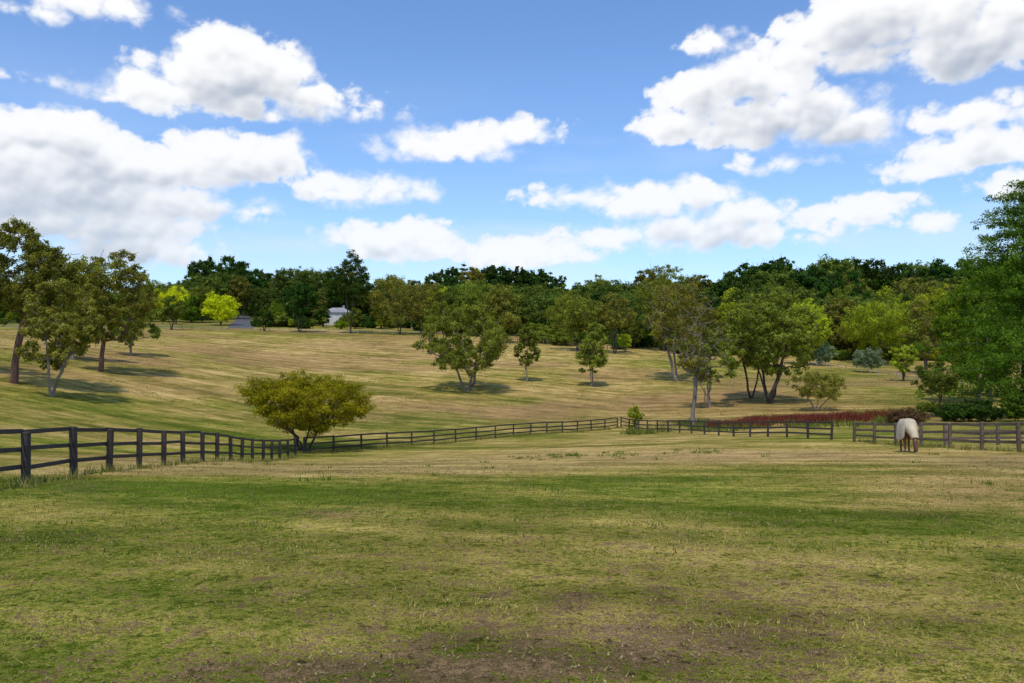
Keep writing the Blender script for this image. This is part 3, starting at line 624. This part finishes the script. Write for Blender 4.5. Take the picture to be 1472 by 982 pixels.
def cloudgrid(A,E_):
    de=E_[1]-E_[0]; AA,EE=np.meshgrid(A,E_); dn,b1,b2=cloudfield(AA,EE)
    wid=.34+.5*sstep(fbm(AA*12+4,EE*16+8,3),.45,.7)
    al=sstep(dn,-.14,-.14+wid)
    th=np.clip(dn,0,1.2); S=np.zeros_like(th); acc=np.zeros(len(A)); lam=.06
    for i in range(len(E_)-1,-1,-1):
        if i%3==0: acc=np.roll(acc,1)
        acc=acc*math.exp(-de/lam)*(1-.10*(th[i]<.02))+th[i]*de; S[i]=acc
    S=blur(S,3)
    hgt=blur(np.clip(dn,-.2,2.)*.35+b1*.8,3)+b2*.05
    k=max(1,int(.0065/de)); sh=np.roll(np.roll(hgt,-k,0),int(k*.7),1); rel=np.clip((hgt-sh)*1.25,-.5,.5)
    lit=np.exp(-np.clip(S-.004,0,9)*44)*1.1+rel*.5+.28*(fbm(AA*14,EE*22,5)-.42)+.12
    lit=sstep(np.clip(lit,0,1),-.12,.95)
    g0=np.array([.38,.44,.55]); g1=np.array([1.02,1.02,1.02]); C=g0+(g1-g0)*lit[...,None]  # white sunlit tops and grey shaded bases painted into the cloud colour
    thin=(1-sstep(dn,-.1,.5))[...,None]*.7; C=C*(1-thin)+np.array([.86,.90,.97])*thin
    hz=np.exp(-np.clip(EE,0,9)/.12)[...,None]*.4; C=C*(1-hz)+np.array([.78,.85,.96])*hz  # low clouds paled by painted haze
    al=al*(.98-.32*np.exp(-np.clip(EE,0,9)/.09))
    vl=fbm(AA*4+60,EE*17+3,5); al2=np.clip((vl-.46)*1.5,0,.34)*sstep(EE,.36,.10)+.26*np.exp(-np.clip(EE,0,9)/.09); al2=al2*sstep(EE,.50,.40); ta=al+al2*(1-al); k_=(al/np.maximum(ta,1e-4))[...,None]  # thin haze veil painted over the low sky, also between clouds
    C=C*k_+np.array([.80,.87,.97])*(1-k_); al=ta
    R_=6500.; Vv=np.stack([R_*np.sin(AA)*np.cos(EE),R_*np.cos(AA)*np.cos(EE),R_*np.sin(EE)],-1).reshape(-1,3)
    nx=len(A); ny=len(E_); a=(np.arange(ny-1)[:,None]*nx+np.arange(nx-1)[None]).ravel(); q=np.stack([a,a+1,a+nx+1,a+nx],1)
    af=al.ravel(); q=q[af[q].max(1)>.006]
    return Vv,q,np.concatenate([C.reshape(-1,3),af[:,None]],1)
r_=math.radians
g1=cloudgrid(np.arange(-41,41.01,.07)*r_(1),np.arange(-.5,28,.07)*r_(1))
g2=cloudgrid(np.arange(41,319.01,.4)*r_(1),np.arange(-.5,34,.3)*r_(1))
V=np.concatenate([g1[0],g2[0]]); Q=np.concatenate([g1[1],g2[1]+len(g1[0])]); C=np.concatenate([g1[2],g2[2]])
used=np.unique(Q); remap=np.zeros(len(V),int); remap[used]=np.arange(len(used)); V=V[used]; C=C[used]; Q=remap[Q]
m,h,out=newmat('cloud_painted_light'); at=h.n('ShaderNodeAttribute',attribute_name='ccol')
em_=h.n('ShaderNodeEmission'); h.L.new(at.outputs['Color'],em_.inputs[0]); tr=h.n('ShaderNodeBsdfTransparent'); mx=h.n('ShaderNodeMixShader')  # shell glows with its painted light and shade
h.L.new(at.outputs['Alpha'],mx.inputs[0]); h.L.new(tr.outputs[0],mx.inputs[1]); h.L.new(em_.outputs[0],mx.inputs[2]); h.L.new(mx.outputs[0],out.inputs[0])
try: m.cycles.emission_sampling='NONE'
except Exception: pass
obj('clouds',mesh('clouds',V,Q,[m],attrs={'ccol':('FLOAT_COLOR','POINT',C)},smooth=True))

# ---------------- world ----------------
SUN_EL=62; SUN_AZ=192
world=bpy.data.worlds.new('World'); scene.world=world; world.use_nodes=True; nt=world.node_tree; nt.nodes.clear(); h=NT(nt)
wo=h.n('ShaderNodeOutputWorld'); bg=h.n('ShaderNodeBackground'); bg.inputs[1].default_value=.15; nt.links.new(bg.outputs[0],wo.inputs[0])
st=h.n('ShaderNodeTexSky',sky_type='NISHITA'); st.sun_disc=False; st.sun_elevation=math.radians(SUN_EL); st.sun_rotation=math.radians(SUN_AZ); st.altitude=100; st.air_density=1.0; st.dust_density=.6; st.ozone_density=1.8
nt.links.new(h.mix(1,st.outputs[0],(.84,1.03,1.28,1),'MULTIPLY'),bg.inputs[0])

sl=bpy.data.lights.new('sun','SUN'); sl.energy=2.6; sl.angle=math.radians(2.0); sl.color=(1,.92,.78); so=link(bpy.data.objects.new('sun',sl))
azr=math.radians(SUN_AZ); elr=math.radians(SUN_EL); sdv=Vector((math.sin(azr)*math.cos(elr),math.cos(azr)*math.cos(elr),math.sin(elr)))
so.rotation_euler=sdv.to_track_quat('Z','Y').to_euler(); so.location=sdv*50

cam=bpy.data.cameras.new('camera'); cam.lens=28; cam.sensor_width=36; cam.clip_end=12000; cam.clip_start=.1
co=link(bpy.data.objects.new('camera',cam)); co.location=(0,0,CZ); co.rotation_euler=(math.pi/2,0,0); scene.camera=co
